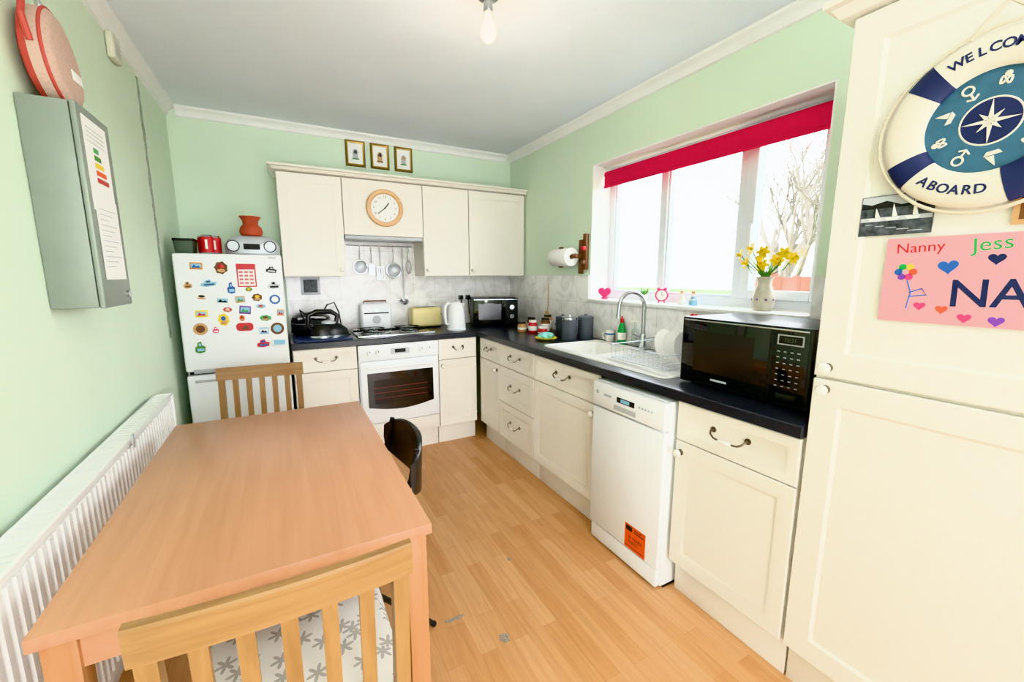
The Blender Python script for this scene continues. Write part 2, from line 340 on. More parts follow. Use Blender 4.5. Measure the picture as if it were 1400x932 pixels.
b.panel(-.638,-.042,.155,1.062,m_cream,.07,dep=.007); b.panel(-.638,-.042,1.072,2.025,m_cream,.07,dep=.007)
b.knob(-.603,1.035); b.knob(-.603,1.10)
cp=[(0,0),(.03,.006),(.045,.03),(.06,.035),(.06,.05),(0,.05)]
b.loft([[(-.64-e,2.03+h,-.58),(-.64-e,2.03+h,e-.02),(-.04,2.03+h,e-.02),(-.04,2.03+h,-.58)] for e,h in cp],m_cream)
b.done()
b=B('built_in_oven',MB)
b.box(.424,1.016,.265,.862,-.55,-.002,m_app); b.box(.424,1.016,.752,.862,0,.018,m_app,.004)
b.box(.43,1.01,.275,.742,0,.022,m_app,.006)
gl=[(.475+(.49*i/12),.40-.035*math.sin(pi*i/12)) for i in range(13)]+[(.965,.655),(.475,.655)]
b.prism(gl,.022,.024,m_blackg); b.box(.52,.92,.42,.60,.0241,.0246,m_win2)
m_rack=M('oven_rack','#7b3030',.4)
for zz in(.46,.50,.54): b.box(.52,.92,zz,zz+.004,.0247,.0252,m_rack)
b.tube([(.48,.70,.022),(.48,.70,.05),(.50,.70,.058),(.94,.70,.058),(.96,.70,.05),(.96,.70,.022)],.009,m_app,10)
for x in(.50,.56,.88,.94): b.lathe((x,.805,.018),[(0,0),(.02,0),(.018,.02),(.014,.023),(0,.023)],m_app,20); b.box(x-.002,x+.002,.807,.822,.041,.043,m_dark)
b.box(.65,.79,.785,.83,.018,.0195,m_grey); b.box(.68,.76,.795,.822,.0196,.0202,m_dark)
b.box(.424,1.016,.155,.262,-.06,-.004,m_cream,.002); b.box(.424,1.016,0,.15,-.068,-.05,m_cream)
b.done()
b=B('dishwasher',FR(1.32))
b.box(-1.583,-1.132,.012,.85,-.60,-.03,m_app,.004); b.box(-1.583,-1.132,.10,.72,-.03,0,m_app,.005)
b.box(-1.583,-1.132,.728,.848,-.03,.004,m_app,.006); b.box(-1.575,-1.14,.012,.092,-.03,-.006,m_app,.003)
b.box(-1.43,-1.29,.742,.765,.0035,.0045,m_grey); b.box(-1.41,-1.30,.782,.806,.004,.0055,m_dark); b.box(-1.385,-1.33,.786,.802,.0055,.006,m_lblue)
for i in range(5): b.cyl((-1.27+i*.018,.794,.004),(-1.27+i*.018,.794,.0065),.005,m_grey,seg=10)
b.cyl((-1.545,.80,.004),(-1.545,.80,.007),.009,m_grey); b.box(-1.5,-1.45,.79,.80,.004,.0048,m_grey)
b.box(-1.325,-1.2,.106,.225,0,.001,m_orange)
b.box(-1.318,-1.28,.195,.218,.001,.0014,m_dark); b.box(-1.27,-1.21,.198,.203,.001,.0014,m_dark); b.box(-1.27,-1.225,.21,.214,.001,.0014,m_dark)
b.text('25 YEARS',.02,-1.262,.165,.0012,m_dark,0,.0002); b.text('PARTS',.02,-1.275,.142,.0012,m_dark,0,.0002)
b.box(-1.318,-1.207,.118,.121,.001,.0014,m_dark)
b.box(-1.583,-1.132,0,.012,-.55,-.05,m_dark); b.done()
b=B('kitchen_worktop')
ex=1.347
nose=[(0,.87),(-.0,.905),(.003,.909),(.008,.91),(.07,.91),(.07,.87)]
b.M=frame((ex,0,0),(1,0,0),(0,0,1),(0,-1,0)); b.prism(nose,-3.08,-.645,m_top)
b.M=I4.copy()
b.box(1.417,1.972,.645,1.80,.87,.91,m_top); b.box(1.417,1.47,1.80,2.24,.87,.91,m_top); b.box(1.87,1.972,1.80,2.24,.87,.91,m_top); b.box(1.417,1.972,2.24,3.08,.87,.91,m_top)
b.box(1.347,1.972,3.08,3.692,.87,.91,m_top); b.box(.008,1.347,3.15,3.692,.87,.91,m_top)
b.M=frame((0,3.08,0),(0,1,0),(0,0,1),(1,0,0)); b.prism(nose,.008,1.347,m_top); b.done()
b=B('kitchen_sink')
R=[rrect(1.67,1.75,.235,.50,.04,.9105),rrect(1.67,1.75,.232,.497,.04,.917),rrect(1.67,1.75,.222,.487,.035,.917),rrect(1.67,1.75,.218,.483,.033,.914),
   rrect(1.67,2.02,.175,.185,.06,.914),rrect(1.67,2.02,.17,.18,.06,.905),rrect(1.67,2.02,.155,.165,.05,.78),rrect(1.67,2.02,.13,.14,.05,.765)]
b.loft(R,m_sink,cap0=False)
for i in range(8): b.box(1.52+i*.042,1.528+i*.042,1.32,1.72,.914,.918,m_sink,.0015)
b.cyl((1.67,2.02,.7655),(1.67,2.02,.769),.035,m_steel); b.done()
b=B('mixer_tap')
tx,ty=1.865,1.80
b.lathe((tx,ty,.917),[(0,0),(.028,0),(.027,.012),(.02,.02),(.018,.09),(.014,.1),(0,.1)],m_steel,22)
pts=[(tx,ty,1.0),(tx,ty,1.17)]+[(tx-.085+.085*math.cos(a),ty+.015*(1-math.cos(a)),1.18+.085*math.sin(a)) for a in [pi*i/12 for i in range(0,12)]]+[(tx-.17,ty+.03,1.17),(tx-.172,ty+.03,1.13)]
b.tube(pts,.012,m_steel,12); b.cyl((tx-.172,ty+.03,1.115),(tx-.172,ty+.03,1.135),.015,m_steel)
b.tube([(tx,ty,.975),(tx+.01,ty-.04,.99),(tx+.01,ty-.09,1.0)],[.01,.008,.007],m_steel,10); b.tube([(tx,ty,.975),(tx+.01,ty+.04,.99),(tx+.01,ty+.09,1.0)],[.01,.008,.007],m_steel,10); b.done()
b=B('dish_rack')
x0,x1,y0,y1=1.50,1.86,1.30,1.68
for z in(.93,1.0): b.tube(rrect((x0+x1)/2,(y0+y1)/2,(x1-x0)/2,(y1-y0)/2,.03,z),.003,m_silver,6,closed=True)
for i in range(13):
    y=y0+.02+i*(y1-y0-.04)/12; b.tube([(x0,y,1.0),(x0,y,.932),(x0+.12,y,.928),(x0+.18,y,.95 if i%2 else .928),(x1-.05,y,.93),(x1,y,1.0)],.0018,m_silver,5)
for x in(x0+.04,x1-.04):
    for y in(y0+.03,y1-.03): b.cyl((x,y,.9185),(x,y,.932),.005,m_silver,seg=8)
b.done()
for i,(y,c) in enumerate(((1.36,m_ceram),(1.42,m_ceram),(1.48,m_ceram))):
    b=B('dinner_plate',T(1.68,y,1.012,0,pi/2-.25)); b.lathe((0,0,0),[(0,.0),(.045,0),(.05,.003),(.078,.012),(.078,.015),(.05,.007),(0,.004)],c,28); b.done()
for x,y in((1.9405,1.70),(1.9405,1.615)):
    b=B('drinking_glass',T(x,y,.9105)); b.lathe((0,0,0),[(0,.0),(.024,0),(.030,.11),(.028,.11),(.023,.004),(0,.004)],m_jar,20); b.done()
b=B('coffee_mug',T(1.935,2.17,.9105,math.radians(150))); b.lathe((0,0,0),[(0,0),(.026,0),(.03,.01),(.031,.08),(.028,.08),(.027,.01),(0,.006)],m_ceram,22); b.tube([(.029,0,.065),(.045,0,.06),(.048,0,.04),(.043,0,.022),(.028,0,.018)],.004,m_ceram,8); b.lathe((0,0,0),[(.0314,.05),(.0318,.051),(.0318,.06),(.0314,.061)],m_blue,22); b.done()
b=B('washing_up_bottle',T(1.94,2.06,.9105)); b.lathe((0,0,0),[(0,0),(.026,0),(.028,.01),(.028,.08),(.02,.12),(.012,.145)],m_brgr,20); b.lathe((0,0,0),[(.013,.142),(.013,.165),(.006,.17),(.004,.185),(0,.185)],m_red,16); b.lathe((0,0,0),[(.0285,.03),(.0288,.032),(.0288,.075),(.0285,.077)],m_ceram,20); b.done()
b=B('soap_bottle',T(1.935,1.935,.9105)); b.lathe((0,0,0),[(0,0),(.024,0),(.025,.01),(.024,.1),(.01,.12),(.008,.15),(0,.15)],m_jar,18); b.tube([(0,0,.15),(0,0,.165),(-.04,0,.165)],.005,m_ceram,8); b.done()
b=B('red_dish_brush',T(1.935,1.50,.9185))
b.lathe((0,0,0),[(0,0),(.028,0),(.03,.05),(.026,.05),(.024,.006),(0,.006)],m_ceram,18); b.tube([(0,0,.01),(-.005,.0,.12),(-.01,0,.20)],.006,m_red,8)
for k in range(6):
    a=k*pi/3; b.sph((-.01,.022*math.cos(a),.205+.022*math.sin(a)),(.008,.016,.016),m_red,10)
b.sph((-.018,0,.205),.010,m_ceram,10); b.done()

b=B('microwave_oven',FR(1.478))
x0,x1=-1.205,-.70
b.box(x0,x1,.922,1.19,-.38,-.03,m_black,.006); b.box(x0,x1,.918,1.192,-.03,0,m_black,.006)
b.box(x0+.01,x1-.135,.93,1.18,0,.003,m_blackg,.001); b.box(x0+.065,x1-.19,.975,1.14,.003,.0036,m_win2)
b.box(x0+.012,x1-.012,1.178,1.184,.0,.004,m_steel,.001)
b.box(x1-.125,x1-.01,.93,1.18,0,.003,m_blackg,.001); b.box(x1-.11,x1-.025,1.13,1.165,.003,.0038,m_grey); b.box(x1-.105,x1-.03,1.134,1.161,.0038,.0042,m_dark)
b.text('12:21',.018,x1-.068,1.147,.0044,m_disp)
for r in range(7):
    for c in range(4): b.box(x1-.108+c*.022,x1-.099+c*.022,1.105-r*.02,1.108-r*.02,.003,.0036,m_grey)
b.box(x1-.1,x1-.035,.94,.962,.003,.006,m_black,.002); b.box(x0+.15,x0+.22,.945,.953,.003,.0036,m_grey)
for x in(x0+.04,x1-.04):
    for z in(-.05,-.33): b.cyl((x,.9105,z),(x,.924,z),.012,m_dark,seg=12)
b.done()
b=B('microwave_oven',Matrix.Translation((1.665,3.44,.9105))@Matrix.Rotation(math.radians(-18),4,'Z')@frame((0,-.15,0),(1,0,0),(0,0,1),(0,-1,0)))
b.box(-.2,.2,.012,.25,-.29,-.02,m_black,.006); b.box(-.2,.2,.012,.25,-.02,0,m_black,.005)
b.box(-.19,.09,.022,.24,0,.003,m_blackg,.001); b.box(-.15,.05,.06,.2,.003,.0036,m_win2); b.box(-.19,.19,.236,.24,.003,.005,m_steel)
b.box(.1,.19,.022,.24,0,.003,m_dark,.001)
for z in(.17,.09): b.lathe((.145,z,.003),[(0,0),(.022,0),(.02,.014),(0,.014)],m_steel,18)
for x in(-.17,.17):
    for z in(-.04,-.25): b.cyl((x,0,z),(x,.014,z),.012,m_dark,seg=10)
b.done()
b=B('electric_kettle',T(1.235,3.26,.9105,math.radians(200)))
b.lathe((0,0,0),[(0,0),(.078,0),(.08,.015),(.074,.02),(.078,.03),(.072,.12),(.06,.2),(.052,.215),(.03,.228),(0,.232)],m_app,28)
b.tube([(.05,0,.215),(.085,0,.225),(.115,0,.2),(.12,0,.13),(.105,0,.06),(.072,0,.05)],[.01,.011,.012,.011,.01,.009],m_app,10)
b.loft([[(-.05,-.03,.17),(-.05,.03,.17),(-.045,.02,.215),(-.045,-.02,.215)],[(-.088,-.008,.205),(-.088,.008,.205),(-.085,.008,.217),(-.085,-.008,.217)]],m_app)
b.cyl((0,0,.23),(0,0,.24),.012,m_grey); b.box(-.004,.004,-.0795,-.073,.05,.14,m_lblue); b.done()
b=B('toaster',T(1.06,3.56,.9105))
b.box(-.13,.13,-.075,.075,.012,.175,m_bone,.022,4); b.box(-.12,.12,-.065,.065,0,.014,m_dark,.003)
for y in(-.03,.02): b.box(-.09,.09,y,y+.018,.173,.1765,m_dark)
b.box(.128,.15,-.015,.015,.1,.115,m_dark,.003); b.cyl((.129,0,.05),(.14,0,.05),.015,m_dark); b.done()
b=B('portable_radio',T(.65,3.60,.9105))
b.box(-.125,.125,-.045,.045,0,.22,m_app,.025,4); b.box(-.1,.1,-.047,-.044,.135,.145,m_dark); b.cyl((0,-.044,.085),(0,-.048,.085),.035,m_grey)
b.cyl((0,-.044,.165),(0,-.056,.165),.014,m_steel); b.tube([(-.09,0,.21),(-.09,0,.238),(.09,0,.238),(.09,0,.21)],.006,m_brown,8); b.done()
b=B('gas_hob'); b.box(.44,1.0,3.13,3.52,.9105,.922,m_blackg,.004); b.box(.435,1.005,3.125,3.135,.9105,.926,m_steel,.002)
for x in(.58,.86):
    for y in(3.23,3.42):
        b.lathe((x,y,.922),[(0,.0),(.05,0),(.048,.008),(.03,.012),(.03,.018),(0,.02)],m_brush,24)
        b.tube([(x+.1*math.cos(a),y+.08*math.sin(a),.944) for a in [2*pi*i/20 for i in range(20)]],.003,m_black,6,closed=True)
        for a in(0,pi/2,pi,1.5*pi): b.tube([(x+.03*math.cos(a),y+.03*math.sin(a),.944),(x+.1*math.cos(a),y+.08*math.sin(a),.944),(x+.105*math.cos(a),y+.085*math.sin(a),.923)],.003,m_black,6)
b.box(.45,.99,3.5,3.515,.922,.93,m_steel,.002); b.done()
b=B('chopping_board'); b.box(.03,.40,3.12,3.375,.9105,.92,m_bluemat,.003); b.done()
b=B('steam_iron',T(.24,3.27,.9205,math.radians(12)))
def ir(z,s,back): return [(.15*s*math.cos(a)*(1.15 if math.cos(a)>0 else back),.065*s*math.sin(a)*(1 if math.cos(a)<.3 else 1-.35*math.cos(a)),z) for a in [2*pi*i/24 for i in range(24)]]
b.loft([ir(0,1,.75),ir(.012,1,.75),ir(.014,.96,.78)],m_steel); b.loft([ir(.014,.95,.78),ir(.05,.88,.8),ir(.085,.62,.9),ir(.095,.5,.9)],m_black)
b.tube([(.07,0,.09),(.085,0,.15),(.04,0,.18),(-.06,0,.185),(-.115,0,.16),(-.12,0,.08),(-.09,0,.05)],[.016,.017,.018,.018,.018,.018,.016],m_black,12)
b.sph((.02,0,.1),(.05,.035,.022),m_silver); b.tube([(-.12,0,.16),(-.16,.02,.2),(-.14,.05,.15),(-.08,.07,.06),(.0,.08,.02),(.09,.07,.03)],.005,m_dark,8); b.done()
b=B('waffle_maker',T(.16,3.545,.9105))
b.lathe((0,0,0),[(0,0),(.12,0),(.135,.03),(.14,.08),(.135,.09)],m_black,32); b.lathe((0,0,0),[(.135,.093),(.14,.10),(.13,.135),(.08,.165),(0,.175)],m_black,32); b.lathe((0,0,0),[(.137,.088),(.142,.09),(.142,.094),(.137,.096)],m_steel,32)
b.tube([(-.08,-.09,.11),(-.09,-.125,.13),(.0,-.145,.14),(.09,-.125,.13),(.08,-.09,.11)],.012,m_steel,10); b.tube([(.08,.03,.15),(.12,.02,.22),(.17,0,.24),(.2,-.01,.16),(.21,-.02,.06),(.2,-.01,.008)],.005,m_dark,8); b.done()
for x,y,h,r in((1.74,2.37,.16,.052),(1.86,2.34,.16,.052),(1.83,2.58,.14,.05)):
    b=B('storage_canister',T(x,y,.9105)); b.lathe((0,0,0),[(0,0),(r,0),(r+.002,.004),(r+.002,h-.02),(r,h-.018)],m_canis,28); b.lathe((0,0,0),[(r-.001,h-.018),(r+.003,h-.014),(r+.003,h),(r-.01,h+.006),(.012,h+.008),(.01,h+.018),(0,h+.022)],m_steel if x<1.8 else m_canis,28); b.done()
for x,y,c,h in((1.70,2.80,m_red,.1),(1.78,2.74,m_brown,.12),(1.76,2.92,m_brown,.11),(1.88,2.86,m_tan,.13),(1.9,2.72,m_blue,.1),(1.66,2.90,m_tan,.08),(1.69,2.64,m_red,.07)):
    b=B('food_jar',T(x,y,.9105)); b.lathe((0,0,0),[(0,0),(.033,0),(.036,.006),(.036,h-.03),(.028,h-.015)],c,20); b.lathe((0,0,0),[(.0365,.02),(.037,.021),(.037,h-.045),(.0365,h-.044)],m_ceram,20); b.lathe((0,0,0),[(.03,h-.016),(.031,h-.015),(.031,h),(0,h+.001)],m_black if c!=m_red else m_ceram,20); b.done()
b=B('cloth_bowl',T(1.60,2.45,.9105)); b.lathe((0,0,0),[(0,0),(.04,0),(.06,.008),(.078,.016),(.075,.018),(.05,.008),(0,.004)],m_yellow,24); b.done()
b=B('dish_cloth',T(1.60,2.45,.9215))
b.loft([[( (.045+.012*math.sin(5*a+k))*s_*math.cos(a),(.045+.012*math.sin(5*a+k))*s_*math.sin(a),z) for a in [2*pi*i/24 for i in range(24)]] for k,(s_,z) in enumerate(((.8,0),(1.05,.012),(1.1,.02),(.8,.035),(.4,.042)))],m_tealc); b.done()
b=B('paper_towel_holder'); b.cyl((1.885,2.52,1.50),(1.885,2.82,1.50),.009,m_brown,seg=12)
for y in(2.54,2.80): b.box(1.875,1.972,y-.008,y+.008,1.485,1.515,m_brown,.003)
b.box(1.955,1.978,2.53,2.57,1.37,1.62,m_brown,.006); b.box(1.955,1.978,2.79,2.83,1.42,1.58,m_brown,.006); b.sph((1.885,2.515,1.50),.018,m_brown,12); b.done()
b=B('paper_towel_roll',frame((1.885,2.56,1.4935),(1,0,0),(0,0,1),(0,-1,0))@Matrix.Rotation(pi,4,'Y')); b.lathe((0,0,0),[(.016,0),(.065,0),(.067,.003),(.067,.217),(.065,.22),(.016,.22)],m_paper,32,close=True); b.done()
b=B('wooden_recipe_rack'); b.box(1.95,1.979,2.475,2.515,1.40,1.66,m_brown,.006); b.box(1.93,1.955,2.478,2.512,1.44,1.47,m_brown,.004); b.box(1.93,1.955,2.478,2.512,1.54,1.57,m_red,.004); b.done()
b=B('serving_ladle',FR(1.972)); b.tube([(-2.98,1.27,.012),(-2.98,1.12,.012),(-2.985,1.05,.014)],.004,m_tan,8); b.sph((-2.985,1.03,.018),(.022,.03,.014),m_tan,14); b.tube([(-2.98,1.27,.012),(-2.975,1.285,.012),(-2.985,1.29,.002)],.003,m_tan,6); b.done()

# ------------------------------------------------------------ wall cabinets
WYF=3.40; MW=FB(WYF)
for x0,x1,z0,kn in((0.0,.418,1.352,'R'),(1.022,1.418,1.352,'L'),(1.42,1.968,1.352,'L')):
    b=B('wall_cabinet',MW); b.box(x0,x1,z0,2.07,-.297,-.021,m_cream2); b.panel(x0+.002,x1-.002,z0+.002,2.066,m_cream,.05); b.knob(x1-.03 if kn=='R' else x0+.03,z0+.05); b.done()
b=B('extractor_hood_cabinet',MW); b.box(.42,1.02,1.66,2.07,-.297,-.021,m_cream2); b.panel(.422,1.018,1.66,2.066,m_cream,.05)
b.box(.425,1.015,1.632,1.658,-.285,-.005,m_grey,.004); b.box(.5,.94,1.629,1.633,-.24,-.06,m_brush); b.done()
b=B('trim_7'); 
b.loft([[(0-e,3.697,2.072+h),(0-e,3.38-e+.02,2.072+h),(1.975,3.38-e+.02,2.072+h),(1.975,3.697,2.072+h)] for e,h in [(0,0),(.02,.004),(.03,.02),(.045,.026),(.045,.038),(0,.038)]],m_cream); b.done()
b=B('wall_clock',FB(3.399)); cx,cz=.722,1.868
b.lathe((cx,cz,0),[(0,0.0),(.138,.0),(.14,.01),(.132,.024),(.112,.026),(.104,.016),(.104,.012),(0,.012)],m_pale,48)
b.lathe((cx,cz,0),[(0,.0125),(.1035,.0125),(.1035,.014),(0,.014)],m_paper,40)
for k in range(12):
    a=-k*pi/6; b.text(str(k if k else 12),.024,cx+.083*math.sin(-a),cz+.083*math.cos(a),.0142,m_dark,0,.0003)
for a,l,w in((-1.25*pi/6,.05,.004),(-7.7*pi/6,.072,.003)): b.box(-w,w,-.01,l,.015,.0165,m_dark,L=Matrix.Translation((cx,cz,0))@Matrix.Rotation(a,4,'Z'))
b.cyl((cx,cz,.014),(cx,cz,.019),.006,m_dark,seg=12); b.done()
for i,x in enumerate((.575,.765,.958)):
    b=B('framed_picture',FB(YB)); z=2.318; w,h=.075,.098
    b.loft([[(x-w+e,z-h+e,d),(x+w-e,z-h+e,d),(x+w-e,z+h-e,d),(x-w+e,z+h-e,d)] for e,d in((0,.001),(0,.012),(.004,.018),(.014,.016))],m_gilt,cap1=False)
    b.loft([[(x-w+e,z-h+e,d),(x+w-e,z-h+e,d),(x+w-e,z+h-e,d),(x-w+e,z+h-e,d)] for e,d in((.014,.016),(.018,.015),(.022,.01))],m_goldl,cap0=False,cap1=False)
    b.box(x-w+.018,x+w-.018,z-h+.018,z+h-.018,.002,.011,m_paper); 
    b.prism([(x-.02,z-.035),(x+.02,z-.035),(x+.018,z-.0),(x+.026,z+.01),(x+.008,z+.035),(x-.012,z+.03),(x-.022,z+.01)],.011,.0115,(m_grey,m_tan,m_grey)[i]); b.prism([(x-.014,z+.0),(x+.012,z-.004),(x+.012,z+.026),(x-.008,z+.024)],.0115,.0119,(m_print,m_print,m_tan)[i]); b.prism([(x-.028,z-.045),(x+.028,z-.045),(x+.022,z-.035),(x-.022,z-.035)],.011,.0116,(m_gr,m_brown,m_gr)[i]); b.done()
MT=FB(YB-.008)
b=B('utensil_rail',MT); b.cyl((.46,1.60,.03),(.99,1.60,.03),.004,m_steel,seg=10)
for x in(.48,.97): b.cyl((x,1.6,0),(x,1.6,.032),.005,m_steel,seg=10)
b.done()
def hook(b,x): b.tube([(x,1.575,.03),(x,1.59,.037),(x,1.605,.037),(x,1.609,.028)],.002,m_steel,6)
b=B('kitchen_sieve',MT); hook(b,.56); b.tube([(.56,1.58,.03),(.56,1.48,.03)],.004,m_steel,8); b.tube([(.56+.055*math.cos(a),1.425+.055*math.sin(a),.03) for a in [2*pi*i/24 for i in range(24)]],.004,m_steel,6,closed=True); b.lathe((.56,1.425,.03),[(.053,0),(.045,-.012),(.02,-.02),(0,-.022)],m_silver,24); b.done()
b=B('kitchen_sieve',MT); hook(b,.83); b.tube([(.83,1.58,.03),(.83,1.46,.03)],.004,m_steel,8); b.tube([(.83+.06*math.cos(a),1.40+.06*math.sin(a),.03) for a in [2*pi*i/24 for i in range(24)]],.004,m_steel,6,closed=True); b.lathe((.83,1.40,.03),[(.058,0),(.045,-.012),(.02,-.02),(0,-.022)],m_silver,24); b.done()
b=B('slotted_spatula',MT); hook(b,.72); b.tube([(.72,1.58,.03),(.72,1.42,.03)],.004,m_steel,8)
for i in range(4): b.box(.69+i*.018,.70+i*.018,1.33,1.42,.029,.031,m_steel)
b.box(.69,.754,1.32,1.33,.029,.031,m_steel); b.box(.69,.754,1.415,1.43,.029,.031,m_steel); b.done()
b=B('soup_ladle',MT); hook(b,.91); b.tube([(.91,1.58,.03),(.91,1.22,.03),(.91,1.17,.034)],.004,m_steel,8); b.lathe((0,0,0),[(.036,0),(.033,-.018),(.018,-.03),(0,-.033)],m_steel,22,L=Matrix.Translation((.91,1.14,.035))@Matrix.Rotation(-.9,4,'X')); b.done()
b=B('balloon_whisk',MT); hook(b,.96); b.cyl((.96,1.58,.03),(.96,1.49,.03),.006,m_steel,seg=10)
for k in range(5):
    a=k*pi/5; b.tube([(.96+.024*math.sin(t)*math.cos(a),1.49-.12*(1-math.cos(t))/2-.0,.03+.024*math.sin(t)*math.sin(a)) for t in [2*pi*i/20 for i in range(20)]],.0015,m_steel,5,closed=True)
b.done()
b=B('fish_slice',MT); hook(b,.65); b.tube([(.65,1.58,.03),(.65,1.45,.03)],.004,m_steel,8); b.prism([(.625,1.36),(.675,1.36),(.67,1.44),(.655,1.455),(.645,1.455),(.63,1.44)],.029,.031,m_steel); b.done()
b=B('decorative_tile',MT); b.box(.11,.25,1.205,1.345,0,.004,m_silver,.001); b.box(.13,.23,1.225,1.325,.004,.005,m_print); b.done()
b=B('wall_socket',MT); b.box(1.40,1.546,1.12,1.206,0,.01,m_white,.003); 
for x in(1.44,1.51): b.box(x-.022,x+.022,1.135,1.175,.01,.035,m_black,.006); b.tube([(x,1.14,.03),(x,1.09,.04),(x+.01,1.0,.03)],.004,m_dark,6)
b.done()

# ------------------------------------------------------------ fridge & things
b=B('fridge_freezer',FB(3.05))
x0,x1=-.556,-.006
b.box(x0,x1,.03,1.485,-.60,-.055,m_app,.008); b.box(x0,x1,.785,1.487,-.05,0,m_app,.014,3); b.box(x0,x1,.05,.765,-.05,0,m_app,.014,3); b.box(x0+.01,x1-.01,.05,1.47,-.056,-.049,m_dark)
b.box(x0+.04,x1-.04,.775,.80,-.004,.004,m_grey,.003); b.box(x0+.04,x1-.04,.72,.735,-.003,.006,m_grey,.003)
b.box(x1-.075,x1-.03,1.462,1.474,0,.002,m_grey)
for x in(x0+.05,x1-.05):
    for z in(-.08,-.55): b.cyl((x,0,z),(x,.032,z),.018,m_dark,seg=12)
b.done()
b=B('fridge_magnets',FB(3.05)); m_or2=M('amber','#d98a2b',.5)
mg=[(11,7,6,4,m_or2,m_blue),(23,8,7,8,m_brown,m_red),(49,9,6,4,m_dark,m_grey),(16,17,8,4,m_lblue,m_teal),(27,20,4,7,m_blue,m_lblue),(49.5,18.5,7,5,m_grey,m_dark),(12,25,8,4,m_paper,m_dark),(22,27.5,7,4,m_paper,m_dark),(40,26,6,5,m_brown,m_yellow),(11,35,6,4,m_yellow,m_red),(33,33.5,6,5,m_purple,m_brgr),(41.5,31.5,6,3,m_lblue,m_red),(43.5,39,7,4,m_brgr,m_brown),(8.5,55,5,7,m_gr,m_lblue),(41,55,7,5,m_red,m_blue),(32,44,9,5,m_red,m_brown),(31,27,5,4,m_tan,m_gr),(50,55,8,5,m_paper,m_lblue),(21.5,39,6,8,m_yellow,m_blue),
 (6,18,4,4,m_tan,m_brown),(52,36,4,4,m_tan,m_red),(24,33,5,3,m_red,m_paper),(31,38.5,3,4,m_orange,m_brown),(42,47,5,4,m_lblue,m_navy),(36,21,4,3,m_gr,m_yellow),(17,45,3,4,m_hot,m_paper)]
for u,v,w,h,c1,c2 in mg:
    cx=x0+u/100; cy=1.485-v/100; w/=100;h/=100; a=random.uniform(-.12,.12); Lx=Matrix.Translation((cx,cy,.001))@Matrix.Rotation(a,4,'Z')
    k=random.choice([0,0,1,2,3,3])
    if k==0:
        b.box(-w/2,w/2,-h/2,h/2,0,.004,c1,.001,L=Lx); b.box(-w*.4,w*.4,-h*.3,h*.32,.004,.005,m_lblue if c1!=m_lblue else m_paper,L=Lx); b.prism([(-w*.36,-h*.28),(w*.36,-h*.28),(w*.2,h*.05),(0,-h*.1),(-w*.15,h*.22)],.005,.0056,c2,L=Lx)
    elif k==1:
        n=7; b.prism([((w/2)*(1 if i%2 else .84)*math.cos(2*pi*i/(2*n)),(h/2)*(1 if i%2 else .84)*math.sin(2*pi*i/(2*n))) for i in range(2*n)],0,.004,c1,L=Lx); b.sph((0,h*.1,.004),(w*.22,h*.18,.003),c2,10,L=Lx); b.sph((0,-h*.2,.004),(w*.3,h*.14,.003),m_tan,10,L=Lx)
    elif k==2:
        b.prism(rp(0,0,w/2,h/2,min(w,h)*.4,4),0,.004,c1,L=Lx); b.prism([(-w*.3,-h*.3),(w*.3,-h*.3),(w*.1,h*.3)],.004,.0055,c2,L=Lx)
    else:
        b.prism([(-w*.5,-h*.35),(-w*.1,-h*.5),(w*.42,-h*.42),(w*.5,h*.05),(w*.2,h*.15),(w*.15,h*.5),(-w*.2,h*.42),(-w*.28,h*.1),(-w*.48,h*.05)],0,.004,c1,L=Lx); b.sph((0,h*.22,.004),(w*.14,h*.14,.003),c2,10,L=Lx); b.box(-w*.3,w*.35,-h*.33,-h*.1,.004,.0052,c2,L=Lx)
for u,v,r,c1,c2 in((49.5,27.5,3,m_blue,m_ceram),(9.6,44,3.6,m_tan,m_brown),(49.5,46,3.8,m_brown,m_lblue)):
    cx=x0+u/100; cy=1.485-v/100; b.cyl((cx,cy,.001),(cx,cy,.006),r/100,c1); b.cyl((cx,cy,.006),(cx,cy,.007),r/160,c2)
cx=x0+.355; cy=1.485-.125
b.box(cx-.05,cx+.05,cy-.07,cy+.07,.001,.003,m_red); b.box(cx-.043,cx+.043,cy-.063,cy+.035,.003,.0036,m_paper)
m_cal=M('calendar_red','#d8737c',.7)
for r in range(4): 
    for c in range(3): b.box(cx-.038+c*.027,cx-.018+c*.027,cy+.014-r*.022,cy+.026-r*.022,.0036,.004,m_cal)
b.done()
b=B('cd_radio',T(-.165,3.27,1.4875))
b.loft([[(x*s,y*s2,z) for x,y in rp(0,0,.155,.1,.09,6)] for z,s,s2 in((0,.9,.9),(.01,.98,1),(.06,1,1),(.09,.9,.95),(.115,.7,.8),(.12,.6,.7))],m_silver)
for x in(-.1,.1): b.cyl((x,-.085,.055),(x,-.102,.055),.036,m_dark); b.cyl((x,-.101,.055),(x,-.104,.055),.03,m_silver)
b.box(-.045,.045,-.103,-.096,.035,.07,m_dark,.003); b.tube([(-.14,.05,.06),(-.14,.09,.08),(-.1,.105,.09),(.1,.105,.09),(.14,.09,.08),(.14,.05,.06)],.007,m_silver,8); b.done()
b=B('terracotta_vase',T(-.165,3.25,1.6078)); b.lathe((0,0,0),[(0,0),(.045,0),(.06,.01),(.066,.03),(.06,.055),(.042,.075),(.045,.1),(.062,.125),(.055,.125),(.036,.1),(.034,.075),(0,.02)],m_terr,28); b.done()
